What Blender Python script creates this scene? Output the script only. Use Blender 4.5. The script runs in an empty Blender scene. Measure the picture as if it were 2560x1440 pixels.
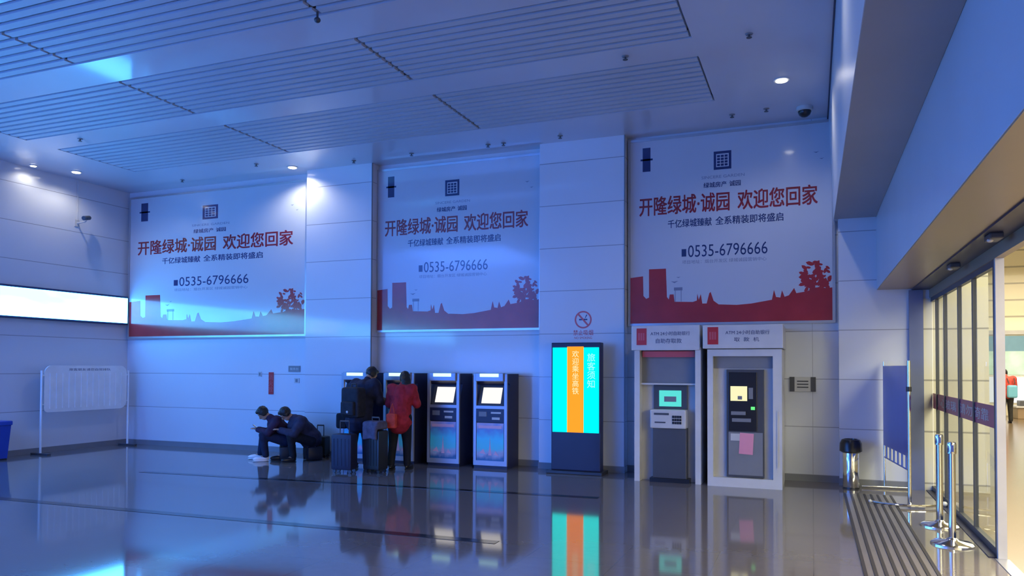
import bpy, bmesh, math, random
from mathutils import Vector, Matrix, noise
random.seed(4)
R = math.radians
scene = bpy.context.scene
col = scene.collection

# ---------------------------------------------------------------- camera, world, lights, exposure
cam = bpy.data.cameras.new('camera'); cam_o = bpy.data.objects.new('camera', cam); col.objects.link(cam_o)
cam.sensor_width = 36.0; cam.lens = 1890.917 / 2560 * 36.0
cam.shift_y = (874.167 - 720) / 2560
_y, _t, _r = R(21.671), R(1.328), R(0.23)
fw = Vector((-math.sin(_y) * math.cos(_t), math.cos(_y) * math.cos(_t), math.sin(_t)))
rt = Vector((math.cos(_y), math.sin(_y), 0)); up = rt.cross(fw)
r2 = rt * math.cos(_r) + up * math.sin(_r); u2 = -rt * math.sin(_r) + up * math.cos(_r)
m = Matrix((r2, u2, -fw)).transposed().to_4x4(); m.translation = Vector((0, 0, 1.7))
cam_o.matrix_world = m
cam.clip_end = 200
scene.camera = cam_o
scene.view_settings.view_transform = 'Standard'; scene.view_settings.look = 'None'
scene.view_settings.exposure = 0.0; scene.view_settings.gamma = 1.0
scene.view_settings.use_curve_mapping = False

# dusk sky light, entering by unseen openings left in front wall and roof
w = bpy.data.worlds.new('dusk'); scene.world = w; w.use_nodes = True
bg = w.node_tree.nodes['Background']; bg.inputs[0].default_value = (0.075, 0.235, 1.0, 1); bg.inputs[1].default_value = 12.0

def area(name, loc, rot, sx, sy, power, color, spread=180):
    l = bpy.data.lights.new(name, 'AREA'); l.shape = 'RECTANGLE'; l.size = sx; l.size_y = sy
    l.energy = power; l.color = color; l.spread = R(spread)
    o = bpy.data.objects.new(name, l); o.location = loc; o.rotation_euler = rot; col.objects.link(o); return o
# ceiling lights of the neighbouring hall (warm) and an added fill that brightens the wall behind the glass
area('far_hall_light', (7, 22, 5.3), (0, 0, 0), 8, 16, 1900, (1, 0.86, 0.62))
area('far_hall_fill_near', (4.2, 8.0, 5.3), (0, 0, 0), 3, 6, 900, (1, 0.86, 0.62))
area('far_hall_light_side', (11, -1.0, 5.0), (0, 0, 0), 10, 5, 3300, (1, 0.90, 0.68))
def spot(loc, power, color, half, blend=0.7):
    l = bpy.data.lights.new('added_hall_spot', 'SPOT'); l.energy = power; l.spot_size = R(half * 2); l.spot_blend = blend; l.color = color; l.shadow_soft_size = 0.12
    o = bpy.data.objects.new('added_hall_spot', l); o.location = loc; col.objects.link(o)
# unseen spots added for neutral light on the lower right, set like more downlights
spot((-0.4, 6.9, 5.4), 50, (1, 0.95, 0.84), 68)
spot((-0.4, 3.4, 5.4), 60, (1, 0.95, 0.84), 68)


# ---------------------------------------------------------------- materials
def mat(name, color, rough=0.5, metal=0.0, coat=0.0, var=0.06, scale=3.0, bump=0.0, emit=None, estr=1.0, spec=0.5, cior=1.5):
    mt = bpy.data.materials.new(name); mt.use_nodes = True
    nt = mt.node_tree; b = nt.nodes['Principled BSDF']
    b.inputs['Roughness'].default_value = rough; b.inputs['Metallic'].default_value = metal
    b.inputs['Coat Weight'].default_value = coat; b.inputs['Coat Roughness'].default_value = 0.08; b.inputs['Coat IOR'].default_value = cior
    b.inputs['Specular IOR Level'].default_value = spec
    tc = nt.nodes.new('ShaderNodeTexCoord'); nz = nt.nodes.new('ShaderNodeTexNoise'); nz.inputs['Scale'].default_value = scale
    nz.inputs['Detail'].default_value = 5
    nt.links.new(tc.outputs['Object'], nz.inputs['Vector'])
    rp = nt.nodes.new('ShaderNodeValToRGB')
    rp.color_ramp.elements[0].position = 0.3; rp.color_ramp.elements[1].position = 0.7
    rp.color_ramp.elements[0].color = tuple(c * (1 - var) for c in color) + (1,)
    rp.color_ramp.elements[1].color = tuple(min(1, c * (1 + var)) for c in color) + (1,)
    nt.links.new(nz.outputs['Fac'], rp.inputs['Fac']); nt.links.new(rp.outputs['Color'], b.inputs['Base Color'])
    if bump:
        bp = nt.nodes.new('ShaderNodeBump'); bp.inputs['Strength'].default_value = bump; bp.inputs['Distance'].default_value = 0.01
        nt.links.new(nz.outputs['Fac'], bp.inputs['Height']); nt.links.new(bp.outputs['Normal'], b.inputs['Normal'])
    if emit:
        b.inputs['Emission Color'].default_value = tuple(emit) + (1,); b.inputs['Emission Strength'].default_value = estr
    return mt

def panel_mat(name, color, pitch, off, axis, vpitch=1.2, rough=0.28, joint=0.006):
    """metal wall panels: thin dark joints every `pitch` metres up and `vpitch` along"""
    mt = mat(name, color, rough, coat=0.6, var=0.03, scale=0.6, spec=0.5, cior=1.5)
    nt = mt.node_tree; b = nt.nodes['Principled BSDF']
    geo = nt.nodes.new('ShaderNodeTexCoord'); sp = nt.nodes.new('ShaderNodeSeparateXYZ'); nt.links.new(geo.outputs['Object'], sp.inputs[0])
    def line(sock, p, o, wd):
        a = nt.nodes.new('ShaderNodeMath'); a.operation = 'SUBTRACT'; nt.links.new(sock, a.inputs[0]); a.inputs[1].default_value = o
        d = nt.nodes.new('ShaderNodeMath'); d.operation = 'PINGPONG'; nt.links.new(a.outputs[0], d.inputs[0]); d.inputs[1].default_value = p / 2
        l = nt.nodes.new('ShaderNodeMath'); l.operation = 'LESS_THAN'; nt.links.new(d.outputs[0], l.inputs[0]); l.inputs[1].default_value = wd
        return l.outputs[0]
    h = line(sp.outputs['Z'], pitch, off, joint)
    v = line(sp.outputs[axis], vpitch, 0.0, joint * 0.5)
    mx = nt.nodes.new('ShaderNodeMath'); mx.operation = 'MAXIMUM'; nt.links.new(h, mx.inputs[0]); nt.links.new(v, mx.inputs[1])
    mix = nt.nodes.new('ShaderNodeMix'); mix.data_type = 'RGBA'
    src = b.inputs['Base Color'].links[0].from_socket
    nt.links.new(mx.outputs[0], mix.inputs[0]); nt.links.new(src, mix.inputs[6]); mix.inputs[7].default_value = (color[0] * .5, color[1] * .5, color[2] * .53, 1)
    nt.links.new(mix.outputs[2], b.inputs['Base Color'])
    bp = nt.nodes.new('ShaderNodeBump'); bp.invert = True; bp.inputs['Strength'].default_value = 0.5; bp.inputs['Distance'].default_value = 0.004
    nt.links.new(mx.outputs[0], bp.inputs['Height']); nt.links.new(bp.outputs['Normal'], b.inputs['Normal'])
    return mt

def emis(name, color, strength):
    mt = bpy.data.materials.new(name); mt.use_nodes = True; nt = mt.node_tree
    nt.nodes.remove(nt.nodes['Principled BSDF']); e = nt.nodes.new('ShaderNodeEmission')
    e.inputs[0].default_value = tuple(color) + (1,); e.inputs[1].default_value = strength
    nt.links.new(e.outputs[0], nt.nodes['Material Output'].inputs[0]); return mt

M = {}
M['wallb'] = panel_mat('white_metal_panels', (0.62, 0.65, 0.72), 0.72, 0.82, 'X', 40.0, rough=0.4)
M['walll'] = panel_mat('white_metal_panels_side', (0.62, 0.65, 0.72), 0.72, 0.82, 'Y', 40.0, rough=0.4)
M['fascia'] = mat('fascia_panels', (0.55, 0.58, 0.66), 0.35, coat=0.2, scale=0.5)
M['soffit'] = mat('soffit_panels', (0.34, 0.34, 0.36), 0.45, scale=0.6)
M['ceil'] = mat('ceiling_panels', (0.55, 0.57, 0.66), 0.35, scale=0.5, coat=0.5)
M['slat'] = mat('ceiling_slats', (0.50, 0.53, 0.62), 0.45, scale=0.5)
M['void'] = mat('ceiling_void', (0.12, 0.14, 0.22), 0.9)
M['dark'] = mat('dark_metal', (0.02, 0.022, 0.03), 0.35)
M['navy'] = mat('navy_steel', (0.012, 0.016, 0.06), 0.5, coat=0.1)
M['silver'] = mat('silver_steel', (0.5, 0.52, 0.56), 0.3, metal=0.7)
M['chrome'] = mat('chrome', (0.8, 0.8, 0.82), 0.12, metal=1.0, var=0.02)
M['white'] = mat('white_paint', (0.58, 0.59, 0.61), 0.4, coat=0.2)
M['bright'] = mat('bright_white_paint', (0.82, 0.83, 0.85), 0.35, coat=0.2)
M['lightgrey'] = mat('light_grey_paint', (0.5, 0.51, 0.53), 0.4, coat=0.1)
M['midgrey'] = mat('mid_grey_paint', (0.2, 0.21, 0.24), 0.4)
M['darkgrey'] = mat('dark_grey_paint', (0.06, 0.065, 0.08), 0.4)
M['black'] = mat('black_plastic', (0.012, 0.012, 0.016), 0.3)
M['poster'] = mat('poster_film', (0.50, 0.53, 0.60), 0.2, coat=1.0, cior=1.5, var=0.02, scale=0.7, bump=0.02)
M['ink_red'] = mat('red_ink', (0.36, 0.025, 0.03), 0.2, coat=0.5, var=0.1)
M['ink_title'] = mat('maroon_ink', (0.24, 0.018, 0.03), 0.2, coat=0.5, var=0.1)
M['ink_blue'] = mat('navy_ink', (0.02, 0.035, 0.13), 0.2, coat=0.5)
M['ink_grey'] = mat('faded_ink', (0.2, 0.22, 0.32), 0.25, coat=0.4)
M['red'] = mat('red_plastic', (0.5, 0.03, 0.035), 0.3)
M['redsoft'] = mat('red_print', (0.55, 0.1, 0.12), 0.35)
M['pink'] = mat('pink_paper', (0.75, 0.3, 0.42), 0.6)
M['bluepanel'] = mat('blue_panel', (0.07, 0.12, 0.42), 0.35, coat=0.3)
M['bluebin'] = mat('blue_plastic', (0.02, 0.06, 0.42), 0.35)
M['led_white'] = emis('led_text', (1, 1, 1), 9)
M['lamp'] = emis('lamp_lens', (1.0, 0.95, 0.85), 9)
M['kiosk_lamp'] = emis('kiosk_lamp', (0.55, 0.95, 0.85), 1.6)
M['screen_w'] = emis('white_screen', (1.0, 0.93, 0.85), 1.15)
M['screen_c'] = emis('cyan_screen', (0.12, 0.85, 0.8), 0.9)
M['screen_y'] = emis('cream_screen', (1.0, 0.95, 0.55), 1.0)
M['green'] = emis('green_led', (0.15, 0.9, 0.25), 1.1)
M['tot_c'] = emis('totem_cyan', (0.0, 0.95, 0.9), 1.6)
M['tot_o'] = emis('totem_orange', (1.0, 0.27, 0.02), 1.5)
M['tot_t'] = emis('totem_text', (1.0, 0.8, 0.45), 1.2)
M['tot_t2'] = emis('totem_text_pale', (0.35, 1.0, 0.95), 1.3)
M['skin'] = mat('skin', (0.42, 0.24, 0.17), 0.5, var=0.05, scale=20)
M['hair'] = mat('black_hair', (0.01, 0.009, 0.01), 0.45, var=0.4, scale=60, bump=0.6)

# LED display surface: saturated cyan with pale patches
def led_mat():
    mt = bpy.data.materials.new('led_surface'); mt.use_nodes = True; nt = mt.node_tree
    nt.nodes.remove(nt.nodes['Principled BSDF']); e = nt.nodes.new('ShaderNodeEmission')
    tc = nt.nodes.new('ShaderNodeTexCoord'); mp = nt.nodes.new('ShaderNodeMapping'); mp.inputs['Scale'].default_value = (1, 0.35, 1.2)
    nz = nt.nodes.new('ShaderNodeTexNoise'); nz.inputs['Scale'].default_value = 1.3; nz.inputs['Detail'].default_value = 3
    nt.links.new(tc.outputs['Object'], mp.inputs[0]); nt.links.new(mp.outputs[0], nz.inputs['Vector'])
    rp = nt.nodes.new('ShaderNodeValToRGB'); rp.color_ramp.elements[0].position = 0.4; rp.color_ramp.elements[1].position = 0.62
    rp.color_ramp.elements[0].color = (0.055, 0.33, 1.0, 1); rp.color_ramp.elements[1].color = (0.10, 0.50, 1.0, 1)
    nt.links.new(nz.outputs['Fac'], rp.inputs[0]); nt.links.new(rp.outputs[0], e.inputs[0]); e.inputs[1].default_value = 16.5
    nt.links.new(e.outputs[0], nt.nodes['Material Output'].inputs[0]); return mt
M['led'] = led_mat()

def floor_mat(name, color, tile, rough):
    mt = mat(name, color, rough, var=0.035, scale=9, spec=0.85)
    nt = mt.node_tree; b = nt.nodes['Principled BSDF']
    tc = nt.nodes.new('ShaderNodeTexCoord'); br = nt.nodes.new('ShaderNodeTexBrick')
    br.offset = 0.0; br.inputs['Scale'].default_value = 1.0; br.inputs['Brick Width'].default_value = tile; br.inputs['Row Height'].default_value = tile
    br.inputs['Mortar Size'].default_value = 0.003; br.inputs['Color1'].default_value = (1, 1, 1, 1); br.inputs['Color2'].default_value = (0.93, 0.93, 0.93, 1); br.inputs['Mortar'].default_value = (0.7, 0.7, 0.7, 1)
    nt.links.new(tc.outputs['Object'], br.inputs['Vector'])
    src = b.inputs['Base Color'].links[0].from_socket
    mix = nt.nodes.new('ShaderNodeMix'); mix.data_type = 'RGBA'; mix.blend_type = 'MULTIPLY'; mix.inputs[0].default_value = 1
    nt.links.new(src, mix.inputs[6]); nt.links.new(br.outputs['Color'], mix.inputs[7]); nt.links.new(mix.outputs[2], b.inputs['Base Color'])
    return mt
M['floor'] = floor_mat('polished_granite', (0.18, 0.165, 0.17), 0.8, 0.07)
M['floor2'] = floor_mat('tan_granite', (0.17, 0.12, 0.065), 0.8, 0.2)
M['inlay'] = mat('dark_inlay', (0.025, 0.025, 0.03), 0.12)
M['mat_r'] = mat('rib_dark', (0.035, 0.032, 0.034), 0.5)
M['mat_l'] = mat('rib_light', (0.17, 0.16, 0.165), 0.35)
M['cream'] = panel_mat('cream_wall_panels', (0.78, 0.74, 0.56), 0.6, 0.0, 'X', 2.4, 0.5, 0.03)
M['beige'] = panel_mat('beige_wall_panels', (0.60, 0.58, 0.50), 0.72, 0.82, 'X', 6.0, 0.4, 0.012)
M['beige2'] = panel_mat('beige_wall_panels_side', (0.60, 0.58, 0.50), 0.72, 0.82, 'Y', 1.2, 0.4, 0.012)
M['bronze'] = mat('bronze_soffit', (0.30, 0.24, 0.17), 0.35, scale=0.6)

def glass_mat():
    mt = bpy.data.materials.new('door_glass'); mt.use_nodes = True; nt = mt.node_tree
    nt.nodes.remove(nt.nodes['Principled BSDF'])
    tr = nt.nodes.new('ShaderNodeBsdfTransparent'); tr.inputs[0].default_value = (0.86, 0.9, 0.88, 1)
    gl = nt.nodes.new('ShaderNodeBsdfGlossy'); gl.inputs['Roughness'].default_value = 0.02
    fr = nt.nodes.new('ShaderNodeFresnel'); fr.inputs[0].default_value = 1.22
    mx = nt.nodes.new('ShaderNodeMixShader'); ge = nt.nodes.new('ShaderNodeNewGeometry')
    iv = nt.nodes.new('ShaderNodeMath'); iv.operation = 'SUBTRACT'; iv.inputs[0].default_value = 1.0; nt.links.new(ge.outputs['Backfacing'], iv.inputs[1])
    ml = nt.nodes.new('ShaderNodeMath'); ml.operation = 'MULTIPLY'; nt.links.new(iv.outputs[0], ml.inputs[0]); nt.links.new(fr.outputs[0], ml.inputs[1])
    nt.links.new(ml.outputs[0], mx.inputs[0]); nt.links.new(tr.outputs[0], mx.inputs[1]); nt.links.new(gl.outputs[0], mx.inputs[2])
    nt.links.new(mx.outputs[0], nt.nodes['Material Output'].inputs[0]); return mt
M['glass'] = glass_mat()

# ---------------------------------------------------------------- helpers
def bx(bm, x0, x1, y0, y1, z0, z1, bev=0.0):
    g = bmesh.ops.create_cube(bm, size=1.0)['verts']
    bmesh.ops.scale(bm, vec=(x1 - x0, y1 - y0, z1 - z0), verts=g)
    bmesh.ops.translate(bm, vec=((x0 + x1) / 2, (y0 + y1) / 2, (z0 + z1) / 2), verts=g)
    if bev:
        es = list({e for v in g for e in v.link_edges})
        bmesh.ops.bevel(bm, geom=es, offset=bev, segments=2, affect='EDGES', profile=0.6)
    return bm

def cyl(bm, p0, p1, r0, r1=None, seg=20, caps=True):
    r1 = r0 if r1 is None else r1
    p0, p1 = Vector(p0), Vector(p1); d = p1 - p0
    q = d.to_track_quat('Z', 'Y').to_matrix().to_4x4(); q.translation = (p0 + p1) / 2
    bmesh.ops.create_cone(bm, cap_ends=caps, segments=seg, radius1=r0, radius2=r1, depth=d.length, matrix=q)
    return bm

def ell(bm, c, s, rot=None, seg=20):
    mtx = Matrix.Translation(Vector(c)) @ (rot.to_4x4() if rot else Matrix.Identity(4)) @ Matrix.Diagonal((s[0], s[1], s[2], 1))
    bmesh.ops.create_uvsphere(bm, u_segments=seg, v_segments=seg // 2 + 2, radius=1.0, matrix=mtx)
    return bm

def poly(bm, pts, y0, y1):
    """prism: outline in x,z extruded along y from y0 (front) to y1"""
    a = [bm.verts.new((p[0], y0, p[1])) for p in pts]; b = [bm.verts.new((p[0], y1, p[1])) for p in pts]
    n = len(pts)
    bm.faces.new(a); bm.faces.new(list(reversed(b)))
    for i in range(n):
        bm.faces.new((a[i], b[i], b[(i + 1) % n], a[(i + 1) % n]))
    return bm

def lathe(bm, prof, c=(0, 0), seg=32):
    rows = []
    for r, z in prof:
        rows.append([bm.verts.new((c[0] + r * math.cos(2 * math.pi * i / seg), c[1] + r * math.sin(2 * math.pi * i / seg), z)) for i in range(seg)])
    for a, b in zip(rows, rows[1:]):
        for i in range(seg):
            bm.faces.new((a[i], a[(i + 1) % seg], b[(i + 1) % seg], b[i]))
    bm.faces.new(list(reversed(rows[0]))); bm.faces.new(rows[-1])
    return bm

def obj(name, bm, m, parent=None, smooth=False):
    me = bpy.data.meshes.new(name)
    bmesh.ops.recalc_face_normals(bm, faces=bm.faces)
    bm.to_mesh(me); bm.free()
    me.materials.append(m)
    if smooth:
        for p in me.polygons: p.use_smooth = True
        try: me.set_sharp_from_angle(angle=R(40))
        except Exception: pass
    o = bpy.data.objects.new(name, me); col.objects.link(o)
    if parent: o.parent = parent
    return o

def N(): return bmesh.new()
def box_o(name, b, m, parent=None, bev=0.0): return obj(name, bx(N(), *b, bev=bev), m, parent)

def tag(o, label, cat, group=None):
    o['label'] = label; o['category'] = cat
    if group: o['group'] = group
    return o
def thing(name, label, cat, loc=(0, 0, 0), rz=0.0, group=None):
    o = bpy.data.objects.new(name, None); o.empty_display_size = 0.1; col.objects.link(o)
    o.location = loc; o.rotation_euler = (0, 0, rz); return tag(o, label, cat, group)
def struct(name, bm, m, parent=None):
    o = obj(name, bm, m, parent)
    if not parent: o['kind'] = 'structure'
    return o
def dup(root, loc, label, rz=None):
    r = root.copy(); col.objects.link(r); r.location = loc; r['label'] = label
    if rz is not None: r.rotation_euler = (0, 0, rz)
    for ch in list(root.children):
        c = ch.copy(); col.objects.link(c); c.parent = r
        for g in list(ch.children):
            d = g.copy(); col.objects.link(d); d.parent = c
    return r

deps = None
def text(name, s, x, y, z, h, m, parent=None, width=None, rot=(R(90), 0, 0), ext=0.001, align='LEFT', off=0.008):
    """lettering: converted to a mesh, x = left edge, z = centre line, h = glyph height"""
    cu = bpy.data.curves.new(name, 'FONT'); cu.body = s; cu.extrude = ext; cu.size = 1.0; cu.resolution_u = 3
    t = bpy.data.objects.new(name, cu); col.objects.link(t)
    bpy.context.view_layer.update()
    dg = bpy.context.evaluated_depsgraph_get()
    me = bpy.data.meshes.new_from_object(t.evaluated_get(dg)); me.name = name
    bpy.data.objects.remove(t); bpy.data.curves.remove(cu)
    xs = [v.co.x for v in me.vertices]; ys = [v.co.y for v in me.vertices]
    if not xs: return None
    w0 = max(xs) - min(xs); h0 = max(ys) - min(ys); cx = min(xs); cy = (min(ys) + max(ys)) / 2
    ky = h / h0; kx = (width / w0) if width else ky
    for v in me.vertices:
        v.co.x = (v.co.x - cx) * kx; v.co.y = (v.co.y - cy) * ky
    if off > 0.01:      # heavy strokes: print the glyphs again a little to the side
        b2 = bmesh.new(); b2.from_mesh(me); base = b2.verts[:] + b2.edges[:] + b2.faces[:]
        for q, (ox, oy) in enumerate(((1, 0), (0, 1), (1, 1))):
            nf = bmesh.ops.duplicate(b2, geom=base)['geom']
            bmesh.ops.translate(b2, vec=(off * 1.7 * kx * ox, off * 1.2 * ky * oy, 0.0003 * (q + 1)), verts=[v_ for v_ in nf if isinstance(v_, bmesh.types.BMVert)])
        b2.to_mesh(me); b2.free()
    if align == 'CENTER':
        for v in me.vertices: v.co.x -= w0 * kx / 2
    me.materials.clear(); me.materials.append(m)
    o = bpy.data.objects.new(name, me); col.objects.link(o)
    o.location = (x, y, z); o.rotation_euler = rot
    if parent: o.parent = parent
    return o

# ---------------------------------------------------------------- the shell
H, YR, YP, XL, XD = 5.49, 12.28, 12.04, -13.94, 1.57
YB = -4.0
struct('floor', bx(N(), XL - 0.3, XD, YB, YR + 0.2, -0.2, 0), M['floor'])
struct('floor_far', bx(N(), XD, 26, YB, 34, -0.2, 0), M['floor2'])
struct('wall_left', bx(N(), XL - 0.25, XL, YB, YR + 0.2, 0, H + 0.4), M['walll'])
struct('wall_back', bx(N(), XL - 0.25, 0.5, YR, YR + 0.25, 0, H + 0.4), M['wallb'])
for nm, a, b in (('wall_pier_left', -9.06, -7.6), ('wall_pier_middle', -4.29, -2.83)):
    struct(nm, bx(N(), a, b, YP, YR, 0, H), M['wallb'])
struct('wall_pier_right', bx(N(), 0.36, XD, YP, YR + 0.25, 0, 3.9), M['wallb'])
# thin grey strips down the right front edges of the piers
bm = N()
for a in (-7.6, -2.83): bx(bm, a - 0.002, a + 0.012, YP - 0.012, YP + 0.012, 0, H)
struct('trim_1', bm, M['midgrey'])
M['beige'] = panel_mat('beige_wall_panels', (0.60, 0.58, 0.50), 0.72, 0.82, 'X', 6.0, 0.4, 0.012)
struct('reflection_strip', bx(N(), 1.27, 1.45, YP - 0.05, YP, 0, 2.81), mat('blue_reflection', (0.14, 0.17, 0.30), 0.4))  # blue reflection on the pier, built as a solid coloured strip
struct('trim_4', bx(N(), 1.452, 1.56, YP - 0.02, YP, 0, 2.69), M['beige'])
# skirting
bm = N()
bx(bm, XL, -9.06, YR - 0.012, YR, 0, 0.1); bx(bm, -7.6, -4.29, YR - 0.012, YR, 0, 0.1); bx(bm, -2.83, 0.36, YR - 0.012, YR, 0, 0.1)
bx(bm, -9.07, -7.6, YP - 0.012, YP, 0, 0.1); bx(bm, -4.3, -2.83, YP - 0.012, YP, 0, 0.1); bx(bm, 0.35, 1.5, YP - 0.012, YP, 0, 0.1)
struct('baseboard_back', bm, M['midgrey'])
struct('baseboard_left', bx(N(), XL, XL + 0.012, YB, YR - 0.013, 0, 0.1), M['midgrey'])

# ceiling: smooth border and bands along x, louvred fields in between
bm = N()
x0f, x1f = -12.3, -1.27
YC = 2.75   # ceiling stops here, out of view; roof gap left to let blue sky light in
bx(bm, XL, x0f, YC, YR, H, H + 0.1); bx(bm, x1f, 0.24, YC, YR, H, H + 0.1); bx(bm, x0f, x1f, 10.95, YR, H, H + 0.1)
bands = [(8.75, 9.3), (6.75, 7.35), (4.75, 5.3), (2.75, 3.3)]
for a, b in bands: bx(bm, x0f, x1f, a, b, H, H + 0.1)
bx(bm, -9.0, 0.24, YB, YC, H, H + 0.1)  # unseen slab added to keep the roof's sky light off the right side
bx(bm, XL, 0.24, YC, YR, H + 0.34, H + 0.4)
ceil = struct('ceiling', bm, M['ceil'])
fields = [(9.3, 10.95), (7.35, 8.75), (5.3, 6.75), (3.3, 4.75)]
mods = [(-12.3, -8.6), (-8.6, -4.9), (-4.9, -1.27)]
for a, b in fields:
    for c, d in mods:
        bm = N(); n = int((b - a - 0.05) / 0.15)
        p = (b - a - 0.04) / n
        for k in range(n):
            y = a + 0.03 + k * p
            bx(bm, c + 0.025, d - 0.025, y + 0.015, y + p - 0.04, H + 0.0, H + 0.03)
        bx(bm, c + 0.025, d - 0.025, a, b, H + 0.12, H + 0.14)
        struct('slat_panel', bm, M['slat'], ceil)

# boxed beam and door soffits on the right
bm = N()
v = [(0.24, H + 0.4), (0.24, H), (0.30, 3.9), (0.863, 3.9), (0.863, 2.84), (XD, 2.84), (XD, H + 0.4)]
poly(bm, v, YB, YR + 0.25)
beam = struct('ceiling_beam', bm, M['fascia'])
struct('soffit_upper', bx(N(), 0.305, 0.86, YB, YP, 3.893, 3.899), M['soffit'], beam)
struct('soffit_lower', bx(N(), 0.868, 1.31, YB, YP, 2.833, 2.839), M['bronze'], beam)
struct('sensor_track', bx(N(), 1.31, 1.53, YB, YP, 2.815, 2.839), M['navy'], beam)
struct('door_fascia', bx(N(), 1.53, 1.60, YB, YP, 2.70, 2.839), M['bronze'], beam)
struct('ceiling_edge_gap', bx(N(), 0.222, 0.24, YB, YR, 5.46, H - 0.001), M['navy'], beam)
struct('wall_front_added', bx(bx(N(), XL - 0.25, XD, YB - 0.2, YB, 2.4, H + 0.4), -7.5, XD, YB - 0.2, YB, 0, 2.4), M['wallb'])  # unseen wall, added with a low opening to steer the blue sky light
struct('wall_door_side', bx(N(), XD - 0.02, XD + 0.15, YB, -1.5, 0, 2.7), M['walll'])

# neighbouring hall beyond the doors
struct('wall_far', bx(N(), 1.6, 26, 32, 32.3, 0, 7.2), M['cream'])
struct('wall_far_side', bx(N(), XD, 2.25, YP + 0.02, 32, 0, 6.8), M['beige2'])
struct('wall_far_front_added', bx(N(), XD, 26, YB - 0.2, YB, 0, 7.2), M['cream'])  # unseen wall added to shut blue sky light out of this hall
struct('wall_far_right', bx(N(), 25.7, 26, YB, 32, 0, 6.8), M['beige2'])
struct('ceiling_far', bx(N(), XD + 0.25, 26, YB, 34, 6.9, 7.1), M['cream'])
struct('ceiling_door_back', bx(N(), XD, XD + 0.25, YB, 32, 2.84, 6.9), M['cream'])
bm = N(); bx(bm, 2.4, 25, 31.9, 31.98, 2.95, 3.1)
struct('trim_2', bm, M['lightgrey'])

# ---------------------------------------------------------------- floor inlays and ribbed guide mat
def strip(name, p, q, wd, label):
    p, q = Vector(p), Vector(q); d = (q - p).normalized(); n = Vector((-d.y, d.x)) * wd / 2
    bm = N(); f = [bm.verts.new((c.x, c.y, 0.003)) for c in (p - n, q - n, q + n, p + n)]
    g = [bm.verts.new((c.x, c.y, 0.0005)) for c in (p - n, q - n, q + n, p + n)]
    bm.faces.new(f); bm.faces.new(g[::-1])
    for i in range(4): bm.faces.new((g[i], g[(i + 1) % 4], f[(i + 1) % 4], f[i]))
    o = obj(name, bm, M['inlay']); tag(o, label, 'floor strip', 'dark strips let into the floor')
strip('floor_strip', (-13.5, 6.48), (-2.85, 6.8), 0.13, 'dark strip across the polished floor, the one nearer the camera')
strip('floor_strip', (-10.0, 9.12), (-2.6, 9.62), 0.13, 'dark strip across the polished floor nearer the two seated people and the ticket machines')
gm = thing('ribbed_floor_mat', 'dark ribbed strip in the floor running toward the bin beside the glass doors', 'floor mat', (0.68, 7.3, 0))
box_o('backing', (-0.30, 0.30, -4.5, 4.0, 0.0, 0.003), M['mat_l'], gm)
bm = N()
for k in range(8):
    x = -0.28 + k * 0.08
    bx(bm, x - 0.014, x + 0.014, -4.5, 4.0, 0.003, 0.009)
obj('rubber_ribs', bm, M['mat_r'], gm)

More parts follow.
